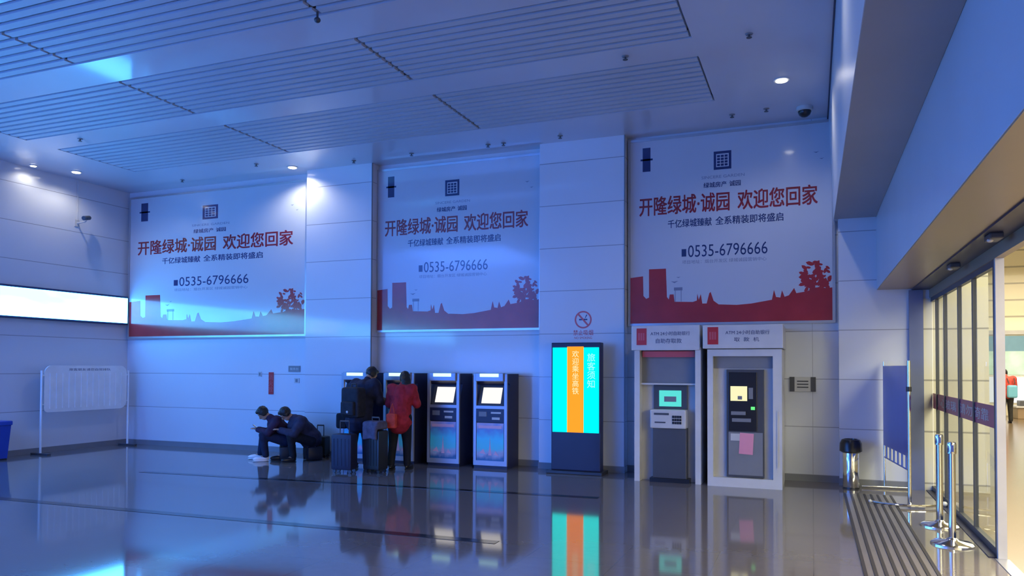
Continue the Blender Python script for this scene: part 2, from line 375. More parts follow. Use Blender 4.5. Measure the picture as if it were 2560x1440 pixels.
# ---------------------------------------------------------------- posters
def poster(x0, x1, z0, z1, label, frame=0.04):
    W = x1 - x0; yf = YR - 0.06
    t = thing('wall_poster', label, 'poster', ((x0 + x1) / 2, YR, z0), 0, 'property advertising posters on the back wall')
    def X(u): return (u - 0.5) * W
    Yb, Ys = -0.001, -0.055
    k = (z1 - z0) / 2.98
    def Z(z): return (z - 2.40) * k
    box_o('backing', (-W / 2, W / 2, Ys, Yb, 0, z1 - z0), M['poster'], t)
    bm = N()
    bx(bm, -W / 2 - frame, -W / 2, Ys - 0.012, Yb, -frame, z1 - z0 + frame); bx(bm, W / 2, W / 2 + frame, Ys - 0.012, Yb, -frame, z1 - z0 + frame)
    bx(bm, -W / 2, W / 2, Ys - 0.012, Yb, -frame, 0); bx(bm, -W / 2, W / 2, Ys - 0.012, Yb, z1 - z0, z1 - z0 + frame)
    obj('frame', bm, M['silver'], t)
    e0, e1 = Ys - 0.002, Ys
    # skyline silhouette
    bm = N()
    pts = [(0, 2.40), (0, 3.15), (0.068, 3.17), (0.07, 2.85), (0.085, 2.80), (0.1, 2.82), (0.1, 3.28), (0.19, 3.28), (0.195, 2.82), (0.205, 2.78),
           (0.21, 2.86), (0.23, 2.86), (0.235, 2.74), (0.33, 2.73), (0.35, 2.75), (0.352, 2.86), (0.36, 2.76), (0.37, 2.85), (0.378, 2.70),
           (0.40, 2.70), (0.413, 2.86), (0.42, 2.88), (0.435, 2.74), (0.46, 2.68), (0.55, 2.665), (0.62, 2.68), (0.68, 2.71), (0.72, 2.73),
           (0.73, 2.88), (0.74, 2.77), (0.76, 2.76), (0.768, 2.87), (0.78, 2.77), (0.80, 2.79), (0.825, 2.90), (0.835, 2.82), (0.9, 2.85), (1.0, 2.89), (1.0, 2.40)]
    poly(bm, [(X(u), max(0.0, Z(z))) for u, z in pts], e0, e1)
    obj('skyline_print', bm, M['ink_red'], t)
    # pavilion, birds, windows of the print
    for u, z, q in ((0.235, 3.04, 0.03), (0.255, 3.12, 0.018), (0.93, 4.93, 0.02), (0.955, 4.83, 0.016)):
        obj('bird_print', poly(N(), [(X(u) - q * 2, Z(z) + q), (X(u), Z(z)), (X(u) + q * 2, Z(z) + q * 1.2), (X(u), Z(z) + q * 0.8)], e0, e1), M['ink_grey'], t)
    bm = N()
    bx(bm, X(0.237), X(0.24), e0, e1, Z(2.74), Z(2.94)); bx(bm, X(0.268), X(0.271), e0, e1, Z(2.74), Z(2.94)); bx(bm, X(0.232), X(0.276), e0, e1, Z(2.92), Z(2.97))
    obj('pavilion_print', bm, M['ink_grey'], t)
    # paper-cut tree blossom on the right
    bm = N(); rnd = random.Random(11)
    for i in range(120):
        a = rnd.uniform(0, 6.28); r = rnd.uniform(0, 1) ** 0.5
        u = 0.925 + 0.068 * r * math.cos(a); z = 3.05 + 0.24 * r * math.sin(a)
        if rnd.random() < 0.12: continue
        s = rnd.uniform(0.020, 0.042)
        th = rnd.uniform(0, 3.14); L = s * 1.5
        c, d = math.cos(th), math.sin(th)
        q = [(-L, 0), (-L * .4, s * .7), (L * .5, s * .6), (L, 0), (L * .4, -s * .7), (-L * .5, -s * .6)]
        pp = [(min(W / 2 - .01, X(u) + x * c - y * d), Z(z) + x * d + y * c) for x, y in q]
        poly(bm, pp, e0 - i * 1e-5, e1)
    obj('blossom_print', bm, M['ink_red'], t)
    # brick tag, square emblem (rings of strokes), lettering
    bm = N(); bx(bm, X(0.066), X(0.108), e0, e1, Z(4.88), Z(5.27)); bx(bm, X(0.055), X(0.12), e0, e1, Z(5.06), Z(5.09))
    obj('corner_tag', bm, M['ink_blue'], t)
    bm = N()
    ex0, ex1, ez0, ez1 = X(0.437), X(0.525), Z(4.81), Z(5.10)
    ww = (ex1 - ex0); hh = ez1 - ez0; f = 0.14
    bx(bm, ex0, ex0 + ww * f, e0, e1, ez0, ez1); bx(bm, ex1 - ww * f, ex1, e0, e1, ez0, ez1)
    bx(bm, ex0 + ww * f, ex1 - ww * f, e0, e1, ez0, ez0 + hh * f); bx(bm, ex0 + ww * f, ex1 - ww * f, e0, e1, ez1 - hh * f, ez1)
    for kx in range(3):
        for kz in range(4):
            bx(bm, ex0 + ww * (0.19 + kx * 0.215), ex0 + ww * (0.19 + kx * 0.215 + 0.17), e0, e1, ez0 + hh * (0.19 + kz * 0.16), ez0 + hh * (0.19 + kz * 0.16 + 0.12))
    obj('emblem', bm, M['ink_blue'], t)
    text('small_lettering', 'SINCERE GARDEN', X(0.375), e1, Z(4.70), 0.045 * k, M['ink_grey'], t, W * 0.215)
    text('small_lettering', '绿城房产', X(0.385), e1, Z(4.575), 0.085 * k, M['ink_blue'], t, W * 0.115, off=0.02)
    text('small_lettering', '诚园', X(0.515), e1, Z(4.575), 0.085 * k, M['ink_blue'], t, W * 0.055, off=0.02)
    text('headline', '开隆绿城·诚园', X(0.048), e1, Z(4.30), 0.30 * k, M['ink_title'], t, W * 0.465, off=0.022)
    text('headline', '欢迎您回家', X(0.555), e1, Z(4.30), 0.30 * k, M['ink_title'], t, W * 0.378, off=0.022)
    text('subheading', '千亿绿城臻献', X(0.20), e1, Z(3.995), 0.13 * k, M['ink_blue'], t, W * 0.225, off=0.018)
    text('subheading', '全系精装即将盛启', X(0.445), e1, Z(4.0), 0.13 * k, M['ink_blue'], t, W * 0.33, off=0.018)
    bm = N(); bx(bm, X(0.272), X(0.296), e0, e1, Z(3.46), Z(3.58)); obj('phone_mark', bm, M['ink_blue'], t)
    text('phone_number', '0535-6796666', X(0.305), e1, Z(3.54), 0.19 * k, M['ink_blue'], t, W * 0.395)
    text('small_lettering', '项目地址：烟台开发区 绿城诚园营销中心', X(0.275), e1, Z(3.37), 0.06 * k, M['ink_grey'], t, W * 0.42)
    return t
poster(-13.84, -9.22, 2.33, 5.33, 'leftmost wall poster in the corner by the screen, washed in cyan reflections')
poster(-7.58, -4.36, 2.38, 5.36, 'white and dark red wall poster above the row of ticket machines')
poster(-2.77, 0.28, 2.42, 5.40, 'wall poster with dark red skyline above the two bank machine booths')

# ---------------------------------------------------------------- LED strip display on the left wall
t = thing('led_display', 'long glowing white LED strip display on the left wall', 'display', (XL + 0.01, 4.2, 2.62))
box_o('housing', (0.0, 0.09, -8.0, 7.98, -0.04, 0.58), M['navy'], t)
box_o('screen', (0.09, 0.10, -7.98, 7.97, 0.0, 0.54), M['led'], t)
for j, (s, z, y) in enumerate((('欢迎乘坐高铁动车', 0.37, -0.4), ('请提前取票进站', 0.16, -0.1))):
    text('screen_lettering', s, 0.101, y, z, 0.15, M['led_white'], t, 1.9, rot=(R(90), 0, R(90)))

# ---------------------------------------------------------------- ceiling lights, sprinklers, camera
def downlight(x, y, label, power, spot_a=75, r=0.075, z=H):
    t = thing('ceiling_downlight', label, 'ceiling light', (x, y, z), 0, 'round ceiling downlights')
    bm = N(); lathe(bm, [(r * 1.35, -0.012), (r * 1.35, -0.001), (r, -0.001), (r, -0.012)]); obj('trim_ring', bm, M['white'], t, True)
    bm = N(); cyl(bm, (0, 0, -0.020), (0, 0, -0.0125), r * 0.97); obj('lens', bm, M['lamp'], t)
    l = bpy.data.lights.new('downlight_lamp', 'SPOT'); l.energy = power; l.spot_size = R(spot_a * 2); l.spot_blend = 0.6; l.color = (1, 0.93, 0.78); l.shadow_soft_size = 0.05
    o = bpy.data.objects.new('downlight_lamp', l); o.location = (0, 0, -0.04); col.objects.link(o); o.parent = t
downlight(-0.36, 10.46, 'bright downlight in the smooth ceiling border above the bank machine booths', 60)
downlight(-9.18, 11.75, 'bright downlight at the top of the white pier beside the leftmost poster', 90)
downlight(-13.38, 10.53, 'downlight near the left wall, the brighter of the two there', 35)
downlight(-13.72, 9.9, 'dim downlight hard against the left wall', 12, r=0.05)

def sprinkler(x, y, label, s=1.0):
    t = thing('ceiling_sprinkler', label, 'sprinkler', (x, y, H), 0, 'small dark fittings on the ceiling')
    bm = N(); lathe(bm, [(0.04 * s, -0.012 * s), (0.05 * s, -0.001)], seg=20); obj('cover_plate', bm, M['midgrey'], t)
    bm = N(); lathe(bm, [(0.035 * s, -0.05 * s), (0.035 * s, -0.045 * s), (0.012 * s, -0.04 * s), (0.012 * s, -0.012 * s)], seg=16); obj('nozzle', bm, M['darkgrey'], t)
for a in ((-0.65, 8.88, 'small dark ceiling fitting nearest the camera, by the bright downlight'),
          (-1.1, 11.64, 'dark ceiling fitting above the right poster, left of the dome camera'),
          (-0.61, 11.55, 'tiny dark ceiling fitting just left of the dome camera'),
          (-2.1, 8.98, 'dark ceiling fitting in the smooth band between slatted fields, right half'),
          (-4.84, 11.75, 'dark ceiling fitting above the middle poster, right of its neighbour'),
          (-5.12, 11.74, 'dark ceiling fitting above the middle poster, left of its neighbour'),
          (-3.82, 11.71, 'dark ceiling fitting above the middle white pier'),
          (-6.6, 11.74, 'dark ceiling fitting above the left half of the middle poster'),
          (-7.83, 11.78, 'dark ceiling fitting above the white pier left of the middle poster'),
          (-11.92, 11.76, 'dark ceiling fitting above the leftmost poster'),
          (-11.36, 9.0, 'dark ceiling fitting in the smooth band near the left wall'),
          (-9.67, 11.32, 'faint dark ceiling fitting left of the pier downlight')):
    sprinkler(*a, s=0.9)
tk = thing('ceiling_speaker', 'small dark fitting hanging between ceiling slats at upper left', 'ceiling fitting', (-4.9, 6.66, H))
bm = N(); cyl(bm, (0, 0, -0.07), (0, 0, 0), 0.012); obj('stem', bm, M['darkgrey'], tk)
bm = N(); ell(bm, (0, 0, -0.09), (0.035, 0.035, 0.03)); obj('head', bm, M['darkgrey'], tk, True)
t = thing('dome_camera', 'black dome security camera under the ceiling at the right', 'security camera', (-0.09, 11.68, H))
bm = N(); lathe(bm, [(0.10, -0.06), (0.115, -0.05), (0.115, -0.001)]); obj('housing', bm, M['lightgrey'], t, True)
bm = N(); lathe(bm, [(0.005, -0.15), (0.04, -0.142), (0.075, -0.115), (0.092, -0.075), (0.09, -0.06)]); obj('dome', bm, M['black'], t, True)
t = thing('security_camera', 'small dark bullet camera on a bracket on the left wall', 'security camera', (XL, 11.0, 4.6))
box_o('mount_plate', (0, 0.02, -0.05, 0.05, -0.07, 0.07), M['lightgrey'], t, 0.004)
bm = N(); cyl(bm, (0.02, 0, 0), (0.22, 0.02, 0.02), 0.014); cyl(bm, (0.22, 0.02, 0.02), (0.24, 0.04, 0.07), 0.014); obj('bracket', bm, M['lightgrey'], t, True)
bm = N(); cyl(bm, (0.2, 0.12, 0.12), (0.30, -0.08, 0.07), 0.045); obj('body', bm, M['darkgrey'], t, True)
bm = N(); cyl(bm, (0.30, -0.08, 0.07), (0.303, -0.086, 0.069), 0.036); obj('lens', bm, M['black'], t)
bm = N(); cyl(bm, (0.02, 0, 0.06), (0.02, 0, 0.88), 0.009); obj('conduit', bm, M['lightgrey'], t)

# ---------------------------------------------------------------- signs on the walls
t = thing('no_smoking_sign', 'round red no smoking sticker with red lettering on the middle pier', 'sign', (-3.52, YP, 2.2))
bm = N(); n = 40
for k in range(n):
    a0, a1 = 2 * math.pi * k / n, 2 * math.pi * (k + 1) / n
    pts = [(0.145 * math.cos(a0), 0.29 + 0.145 * math.sin(a0)), (0.145 * math.cos(a1), 0.29 + 0.145 * math.sin(a1)), (0.12 * math.cos(a1), 0.29 + 0.12 * math.sin(a1)), (0.12 * math.cos(a0), 0.29 + 0.12 * math.sin(a0))]
    poly(bm, pts, -0.004, -0.001)
poly(bm, [(-0.1, 0.38), (-0.08, 0.4), (0.1, 0.2), (0.08, 0.18)], -0.005, -0.001)
obj('ring', bm, M['redsoft'], t)
bm = N(); bx(bm, -0.07, 0.045, -0.0035, -0.001, 0.28, 0.305); bx(bm, 0.05, 0.07, -0.0035, -0.001, 0.28, 0.305)
poly(bm, [(0.03, 0.315), (0.04, 0.315), (0.07, 0.37), (0.055, 0.375)], -0.0035, -0.001)
obj('cigarette', bm, M['ink_blue'], t)
text('lettering', '禁止吸烟', -0.17, -0.001, 0.075, 0.09, M['red'], t, 0.34)
text('lettering', 'NO SMOKING', -0.15, -0.001, -0.01, 0.04, M['redsoft'], t, 0.30)

t = thing('wall_notice', 'small grey plate with dark end blocks on the wall right of the booths', 'sign', (-0.14, YR, 1.46))
box_o('plate', (-0.18, 0.18, -0.02, 0, -0.11, 0.11), M['lightgrey'], t, 0.003)
for s in (-1, 1): box_o('end_block', (s * 0.15 - 0.035, s * 0.15 + 0.035, -0.035, -0.02, -0.11, 0.11), M['darkgrey'], t, 0.004)
bm = N()
for z in (-0.045, 0.0, 0.045): bx(bm, -0.08, 0.08, -0.024, -0.02, z - 0.009, z + 0.009)
obj('dark_lines', bm, M['darkgrey'], t)
t = thing('fire_sign', 'narrow upright red sign on the wall above the seated people', 'sign', (-10.05, YR, 1.36))
box_o('plate', (-0.055, 0.055, -0.018, 0, -0.22, 0.22), M['red'], t, 0.003)
text('lettering', '消\n火\n栓', 0, -0.019, 0, 0.34, M['redsoft'], t, align='CENTER')
t = thing('wall_notice', 'small blue grey notice plate above right of the seated people', 'sign', (-9.49, YR, 1.65))
box_o('plate', (-0.14, 0.14, -0.012, 0, -0.06, 0.06), M['midgrey'], t, 0.002)
text('lettering', '服务台', -0.1, -0.013, 0, 0.05, M['white'], t, 0.2)
t = thing('wall_switch', 'tiny grey switch plate below the blue grey notice', 'switch', (-9.43, YR, 1.42))
box_o('plate', (-0.06, 0.06, -0.012, 0, -0.05, 0.05), M['lightgrey'], t, 0.003); box_o('rocker', (-0.025, 0.025, -0.018, -0.012, -0.03, 0.03), M['midgrey'], t, 0.002)
t = thing('wall_switch', 'tiny grey switch plate left of the red wall sign', 'switch', (-10.33, YR, 1.54))
box_o('plate', (-0.04, 0.04, -0.012, 0, -0.05, 0.05), M['lightgrey'], t, 0.003); box_o('rocker', (-0.018, 0.018, -0.018, -0.012, -0.03, 0.03), M['midgrey'], t, 0.002)

# ---------------------------------------------------------------- ticket machines
def ad_mat():
    mt = bpy.data.materials.new('kiosk_artwork'); mt.use_nodes = True; nt = mt.node_tree; b = nt.nodes['Principled BSDF']
    tc = nt.nodes.new('ShaderNodeTexCoord'); sp = nt.nodes.new('ShaderNodeSeparateXYZ'); nt.links.new(tc.outputs['Object'], sp.inputs[0])
    nz = nt.nodes.new('ShaderNodeTexNoise'); nz.inputs['Scale'].default_value = 6; nt.links.new(tc.outputs['Object'], nz.inputs['Vector'])
    ad = nt.nodes.new('ShaderNodeMath'); ad.operation = 'MULTIPLY_ADD'; nt.links.new(nz.outputs['Fac'], ad.inputs[0]); ad.inputs[1].default_value = 0.25; nt.links.new(sp.outputs['Z'], ad.inputs[2])
    rp = nt.nodes.new('ShaderNodeValToRGB'); nt.links.new(ad.outputs[0], rp.inputs[0]); cr = rp.color_ramp
    for p, c in ((0.0, (0.02, 0.10, 0.25)), (0.28, (0.03, 0.12, 0.3)), (0.36, (0.35, 0.4, 0.6)), (0.46, (0.10, 0.62, 0.75)), (0.62, (0.08, 0.62, 0.85)), (0.78, (0.12, 0.25, 0.6)), (0.9, (0.45, 0.4, 0.65))):
        e = cr.elements.new(p); e.color = c + (1,)
    cr.elements.remove(cr.elements[-1]) if cr.elements[-1].position == 1.0 else None
    nt.links.new(rp.outputs[0], b.inputs['Base Color']); b.inputs['Roughness'].default_value = 0.3; return mt
M['ad'] = ad_mat()
M['adpink'] = mat('kiosk_pink_print', (0.65, 0.42, 0.6), 0.35)
M['frame_s'] = mat('kiosk_frame', (0.32, 0.34, 0.42), 0.35, metal=0.3, coat=0.2)

def kiosk(loc, label):
    t = thing('ticket_machine', label, 'ticket machine', loc, 0, 'self-service ticket machines along the back wall')
    w = 0.30; d = 0.54
    # navy carcass with the screen bay cut back
    prof = [(0.02, 0.0), (0.02, 1.06), (0.15, 1.40), (0.02, 1.46), (0.02, 1.585), (d, 1.585), (d, 0.0)]   # y,z
    bm = N()
    a = [bm.verts.new((-w, y, z)) for y, z in prof]; b = [bm.verts.new((w, y, z)) for y, z in prof]
    bm.faces.new(a); bm.faces.new(b[::-1])
    for i in range(len(prof)): bm.faces.new((a[i], b[i], b[(i + 1) % len(prof)], a[(i + 1) % len(prof)]))
    obj('carcass', bm, M['navy'], t)
    box_o('plinth', (-w + 0.01, w - 0.01, 0.03, d - 0.02, -0.0, 0.05), M['dark'], t)
    bm = N()     # silver front frame
    bx(bm, -w - 0.005, -w + 0.045, -0.01, 0.03, 0.05, 1.585); bx(bm, w - 0.045, w + 0.005, -0.01, 0.03, 0.05, 1.585)
    bx(bm, -w + 0.045, w - 0.045, -0.01, 0.02, 0.05, 0.13); bx(bm, -w + 0.045, w - 0.045, -0.01, 0.02, 1.00, 1.05)
    obj('front_frame', bm, M['frame_s'], t)
    bm = N(); poly_pts = None
    bx(bm, -w + 0.045, w - 0.045, -0.05, 0.03, 1.46, 1.60, bev=0.01); v = obj('header', bm, M['frame_s'], t)
    box_o('header_light', (-0.17, 0.17, -0.056, -0.05, 1.535, 1.59), M['kiosk_lamp'], v)
    # tilted touch screen
    sm = N(); n = Vector((0, 0.34, 1)).normalized()
    ang = math.atan2(0.13, 0.34)
    for nm, hw, z0, z1, off, mm in (('screen_bezel', 0.235, 0.0, 0.35, 0.006, M['darkgrey']), ('screen', 0.175, 0.035, 0.315, 0.010, M['screen_w'])):
        bm = N(); bx(bm, -hw, hw, -off, -off + 0.006, z0, z1)
        bmesh.ops.rotate(bm, cent=(0, 0, 0), matrix=Matrix.Rotation(-ang, 3, 'X'), verts=bm.verts)
        bmesh.ops.translate(bm, vec=(0, 0.02, 1.055), verts=bm.verts)
        obj(nm, bm, mm, t)
    # slot panel
    p = box_o('slot_panel', (-0.25, 0.25, -0.012, 0.02, 0.78, 1.00), M['navy'], t)
    bm = N(); bx(bm, -0.2, -0.06, -0.02, -0.012, 0.87, 0.95); obj('keypad', bm, M['midgrey'], p)
    bm = N(); bx(bm, 0.02, 0.2, -0.018, -0.012, 0.92, 0.95); bx(bm, 0.04, 0.18, -0.022, -0.012, 0.82, 0.86); obj('slot', bm, M['lightgrey'], p)
    # artwork door
    a_ = box_o('artwork_panel', (-0.245, 0.245, -0.006, 0.02, 0.13, 0.76), M['ad'], t)
    bm = N(); poly(bm, [(-0.03, 0.22), (-0.012, 0.36), (0, 0.52), (0.012, 0.36), (0.03, 0.22)], -0.009, -0.006)
    poly(bm, [(-0.2, 0.25), (-0.12, 0.33), (-0.08, 0.24)], -0.009, -0.006); poly(bm, [(0.07, 0.23), (0.1, 0.3), (0.16, 0.22)], -0.009, -0.006)
    obj('tower_print', bm, M['adpink'], a_)
    bm = N(); bx(bm, -0.21, 0.21, -0.009, -0.006, 0.67, 0.72); obj('title_bar', bm, M['adpink'], a_)
    return t
k0 = kiosk((-5.03, 11.68, 0), 'rightmost ticket machine, next to the tall lit information screen')
dup(k0, (-5.91, 11.68, 0), 'ticket machine second from the right, fully visible and free of people')
dup(k0, (-6.79, 11.68, 0), 'ticket machine third from the right, half hidden by the person in red')
dup(k0, (-7.67, 11.68, 0), 'leftmost ticket machine, mostly hidden by the person in navy')

# ---------------------------------------------------------------- information totem
t = thing('information_totem', 'tall dark information screen with cyan and orange display against the middle pier', 'information screen', (-3.53, 11.75, 0))
box_o('housing', (-0.41, 0.41, -0.10, 0.08, 0.05, 2.10), M['navy'], t, 0.012)
box_o('plinth', (-0.46, 0.46, -0.2, 0.2, 0.0, 0.05), M['dark'], t, 0.008)
s = box_o('screen', (-0.385, 0.385, -0.107, -0.10, 0.66, 2.02), M['tot_c'], t)
box_o('orange_band', (-0.14, 0.135, -0.110, -0.107, 0.66, 2.035), M['tot_o'], s)
text('screen_lettering', '欢\n迎\n乘\n坐\n高\n铁', 0.0, -0.111, 1.62, 0.70, M['tot_t'], s, align='CENTER')
text('screen_lettering', '旅\n客\n须\n知', 0.26, -0.111, 1.65, 0.55, M['tot_t2'], s, align='CENTER')

# ---------------------------------------------------------------- bank machine booths
t = thing('bank_machine_booth', 'white open bank machine booth with a cyan screen, left of its pair', 'bank machine', (-2.0, 11.3, 0), 0, 'white bank machine booths under the right poster')
bm = N()
bx(bm, -0.50, -0.42, 0.0, 0.95, 0, 2.0); bx(bm, 0.40, 0.48, 0.0, 0.95, 0, 2.0); bx(bm, -0.42, 0.40, 0.88, 0.95, 0, 2.0)
obj('shell', bm, M['white'], t)
hd = box_o('header_sign', (-0.54, 0.47, -0.03, 0.95, 1.96, 2.33), M['white'], t, 0.01)
box_o('bank_emblem', (-0.46, -0.31, -0.034, -0.03, 2.04, 2.29), M['red'], hd)
bm = N()
for k in range(3): bx(bm, -0.435 + k * 0.035, -0.41 + k * 0.035, -0.036, -0.034, 2.11, 2.22)
obj('emblem_strokes', bm, M['redsoft'], hd)
text('lettering', 'ATM 24小时自助银行', -0.25, -0.031, 2.21, 0.06, M['ink_blue'], hd, 0.58)
text('lettering', '自助存取款', -0.17, -0.031, 2.10, 0.07, M['ink_blue'], hd, 0.38)
box_o('red_notice', (-0.40, 0.38, 0.10, 0.13, 1.86, 1.95), M['redsoft'], t)
box_o('upper_panel', (-0.42, 0.40, 0.18, 0.22, 1.47, 1.95), M['midgrey'], t)
bx_ = box_o('side_lining', (-0.42, -0.24, 0.2, 0.25, 0, 1.47), M['lightgrey'], t); box_o('side_lining', (0.26, 0.40, 0.2, 0.25, 0, 1.47), M['lightgrey'], t)
box_o('sill', (-0.42, 0.40, 0.06, 0.2, 1.445, 1.47), M['white'], t, 0.004)
box_o('machine_face', (-0.24, 0.26, 0.16, 0.30, 1.08, 1.445), M['darkgrey'], t, 0.006)
box_o('screen', (-0.155, 0.175, 0.153, 0.16, 1.12, 1.36), M['screen_c'], t)
bm = N(); bx(bm, -0.08, 0.10, 0.150, 0.153, 1.19, 1.27); obj('screen_picture', bm, M['midgrey'], t)
dk = box_o('desk', (-0.26, 0.27, -0.02, 0.30, 0.80, 1.08), M['lightgrey'], t, 0.02)
bm = N()
for i in range(4):
    for j in range(3): bx(bm, 0.07 + i * 0.035, 0.098 + i * 0.035, -0.03, -0.02, 0.87 + j * 0.045, 0.905 + j * 0.045)
obj('keypad', bm, M['black'], dk)
bm = N(); bx(bm, -0.2, 0.02, -0.026, -0.02, 1.0, 1.03); bx(bm, -0.19, -0.03, -0.026, -0.02, 0.88, 0.90); obj('card_slot', bm, M['darkgrey'], dk)
box_o('lower_cabinet', (-0.23, 0.27, 0.02, 0.35, 0.06, 0.80), M['darkgrey'], t, 0.01); box_o('plinth', (-0.27, 0.31, 0.0, 0.38, 0, 0.06), M['black'], t)

t = thing('bank_machine_booth', 'white framed bank machine booth with grey doorway and pink notice, right of its pair', 'bank machine', (-0.92, 11.25, 0), 0, 'white bank machine booths under the right poster')
bm = N()
bx(bm, -0.50, -0.42, 0.0, 1.0, 0, 1.97); bx(bm, 0.40, 0.52, 0.0, 1.0, 0, 1.97); bx(bm, -0.42, 0.40, 0.0, 1.0, 0, 0.13); bx(bm, -0.42, 0.40, 0.0, 1.0, 1.87, 1.97)
obj('shell', bm, M['white'], t)
hd = box_o('header_sign', (-0.56, 0.54, -0.04, 1.0, 1.98, 2.32), M['white'], t, 0.01)
box_o('bank_emblem', (-0.49, -0.34, -0.044, -0.04, 2.04, 2.29), M['red'], hd)
bm = N()
for k in range(3): bx(bm, -0.465 + k * 0.035, -0.44 + k * 0.035, -0.046, -0.044, 2.11, 2.22)
obj('emblem_strokes', bm, M['redsoft'], hd)
text('lettering', 'ATM 24小时自助银行', -0.24, -0.041, 2.21, 0.06, M['ink_blue'], hd, 0.60)
text('lettering', '取  款  机', -0.12, -0.041, 2.11, 0.06, M['ink_blue'], hd, 0.34)
box_o('inner_panel', (-0.42, 0.40, 0.12, 0.16, 0.13, 1.87), M['lightgrey'], t)
box_o('lintel_panel', (-0.42, 0.40, 0.09, 0.12, 1.70, 1.87), M['midgrey'], t)
box_o('machine_surround', (-0.24, 0.28, 0.06, 0.12, 0.14, 1.68), M['darkgrey'], t, 0.006)
mf = box_o('machine_face', (-0.21, 0.18, 0.045, 0.06, 0.80, 1.64), M['black'], t, 0.004)
box_o('screen', (-0.18, 0.05, 0.038, 0.045, 1.23, 1.44), M['screen_y'], t)
bm = N(); bx(bm, -0.08, -0.02, 0.035, 0.038, 1.25, 1.30); obj('screen_picture', bm, M['midgrey'], t)
box_o('side_buttons', (0.07, 0.13, 0.038, 0.045, 1.26, 1.42), M['midgrey'], t)
box_o('green_light', (0.10, 0.155, 0.036, 0.045, 1.105, 1.15), M['green'], t)
bm = N(); bx(bm, -0.17, 0.03, 0.01, 0.045, 1.03, 1.08); bx(bm, -0.16, 0.10, 0.035, 0.045, 0.93, 0.98); obj('slot', bm, M['midgrey'], t)
box_o('lower_panel', (-0.21, 0.26, 0.052, 0.06, 0.17, 0.78), M['midgrey'], t)
box_o('white_notice', (-0.18, -0.02, 0.047, 0.052, 0.66, 0.76), M['lightgrey'], t)
bm = N(); bx(bm, -0.06, 0.13, 0.046, 0.05, 0.47, 0.77)
bmesh.ops.rotate(bm, cent=(0.03, 0.05, 0.6), matrix=Matrix.Rotation(R(3), 3, 'Y'), verts=bm.verts); obj('pink_notice', bm, M['pink'], t)
bm = N(); bx(bm, 0.45, 0.47, -0.012, 0.0, 0.3, 1.1); obj('door_seam', bm, M['lightgrey'], t)

# ---------------------------------------------------------------- waste bin
t = thing('waste_bin', 'steel waste bin with black open lid against the right pier', 'bin', (0.50, 11.80, 0))
bm = N(); lathe(bm, [(0.10, 0.0), (0.105, 0.01), (0.11, 0.52), (0.105, 0.53)], seg=36); obj('body', bm, M['chrome'], t, True)
bm = N(); lathe(bm, [(0.105, 0.50), (0.15, 0.53), (0.145, 0.64), (0.12, 0.69), (0.09, 0.70), (0.08, 0.63)], seg=36); obj('lid', bm, M['black'], t, True)
bm = N(); lathe(bm, [(0.112, 0.0), (0.112, 0.02)], seg=36); obj('base_ring', bm, M['dark'], t)

# ---------------------------------------------------------------- mobile boards
def foot(bm, y):
    cyl(bm, (-0.38, y, 0.03), (0.38, y, 0.03), 0.018)
    for s in (-1, 1): ell(bm, (s * 0.38, y, 0.03), (0.03, 0.03, 0.03))
t = thing('notice_board_stand', 'blue panelled board on a silver wheeled stand between the bin and the glass doors', 'board stand', (1.02, 11.2, 0), R(6))
box_o('panel', (-0.02, 0.02, -0.72, 0.72, 0.62, 1.74), M['bluepanel'], t, 0.008)
for y in (-0.75, 0.75):
    bm = N(); cyl(bm, (0, y, 0.04), (0, y, 1.80), 0.022 if y < 0 else 0.015); p = obj('post', bm, M['chrome'], t, True)
bm = N(); cyl(bm, (0, -0.75, 1.42), (0, -0.75, 1.48), 0.032); obj('clamp', bm, M['dark'], t, True)
bm = N()
for k in range(6): cyl(bm, (0, -0.6 + k * 0.24, 0.45), (0, -0.6 + k * 0.24, 0.62), 0.012)
cyl(bm, (0, -0.75, 0.45), (0, 0.75, 0.45), 0.010); obj('lower_rail', bm, M['bluepanel'], t)
bm = N(); n = 24
for k in range(n):   # curved foot
    a0, a1 = R(200 + 140 * k / n), R(200 + 140 * (k + 1) / n)
    cyl(bm, (0.42 * math.cos(a0), -0.62 + 0.30 * math.sin(a0) + 0.12, 0.03), (0.42 * math.cos(a1), -0.62 + 0.30 * math.sin(a1) + 0.12, 0.03), 0.016, seg=8)
cyl(bm, (0, -0.78, 0.03), (0, -0.75, 0.06), 0.02)
obj('curved_foot', bm, M['chrome'], t, True)
bm = N(); ell(bm, (0.42, -0.60, 0.035), (0.035, 0.035, 0.035)); ell(bm, (-0.42, -0.60, 0.035), (0.02, 0.02, 0.02)); obj('end_knob', bm, M['white'], t, True)
bm = N(); cyl(bm, (-0.3, 0.75, 0.025), (0.3, 0.75, 0.025), 0.014); obj('rear_foot', bm, M['chrome'], t)

t = thing('barrier_board', 'white slatted board on two thin legs standing along the left wall', 'board stand', (-13.62, 11.05, 0))
bm = N(); hw, z0, z1, rr = 0.93, 0.80, 1.70, 0.16
pts = []
for cx, cz, a in ((hw - rr, z1 - rr, 0), (-hw + rr, z1 - rr, 90), (-hw + rr * .5, z0 + rr * .5, 180), (hw - rr, z0 + rr, 270)):
    r_ = rr if a != 180 else rr * 0.5
    for k in range(7): pts.append((cx + r_ * math.cos(R(a + k * 15)), cz + r_ * math.sin(R(a + k * 15))))
poly(bm, pts, -0.012, 0.012)
bmesh.ops.rotate(bm, cent=(0, 0, 0), matrix=Matrix.Rotation(R(90), 3, 'Z'), verts=bm.verts)
pn = obj('panel', bm, M['bright'], t)
bm = N()
for k in range(13):
    y = -0.80 + k * 1.6 / 12
    bx(bm, 0.012, 0.022, y - 0.02, y + 0.02, 0.87, 1.55)
obj('slats', bm, M['bright'], pn)
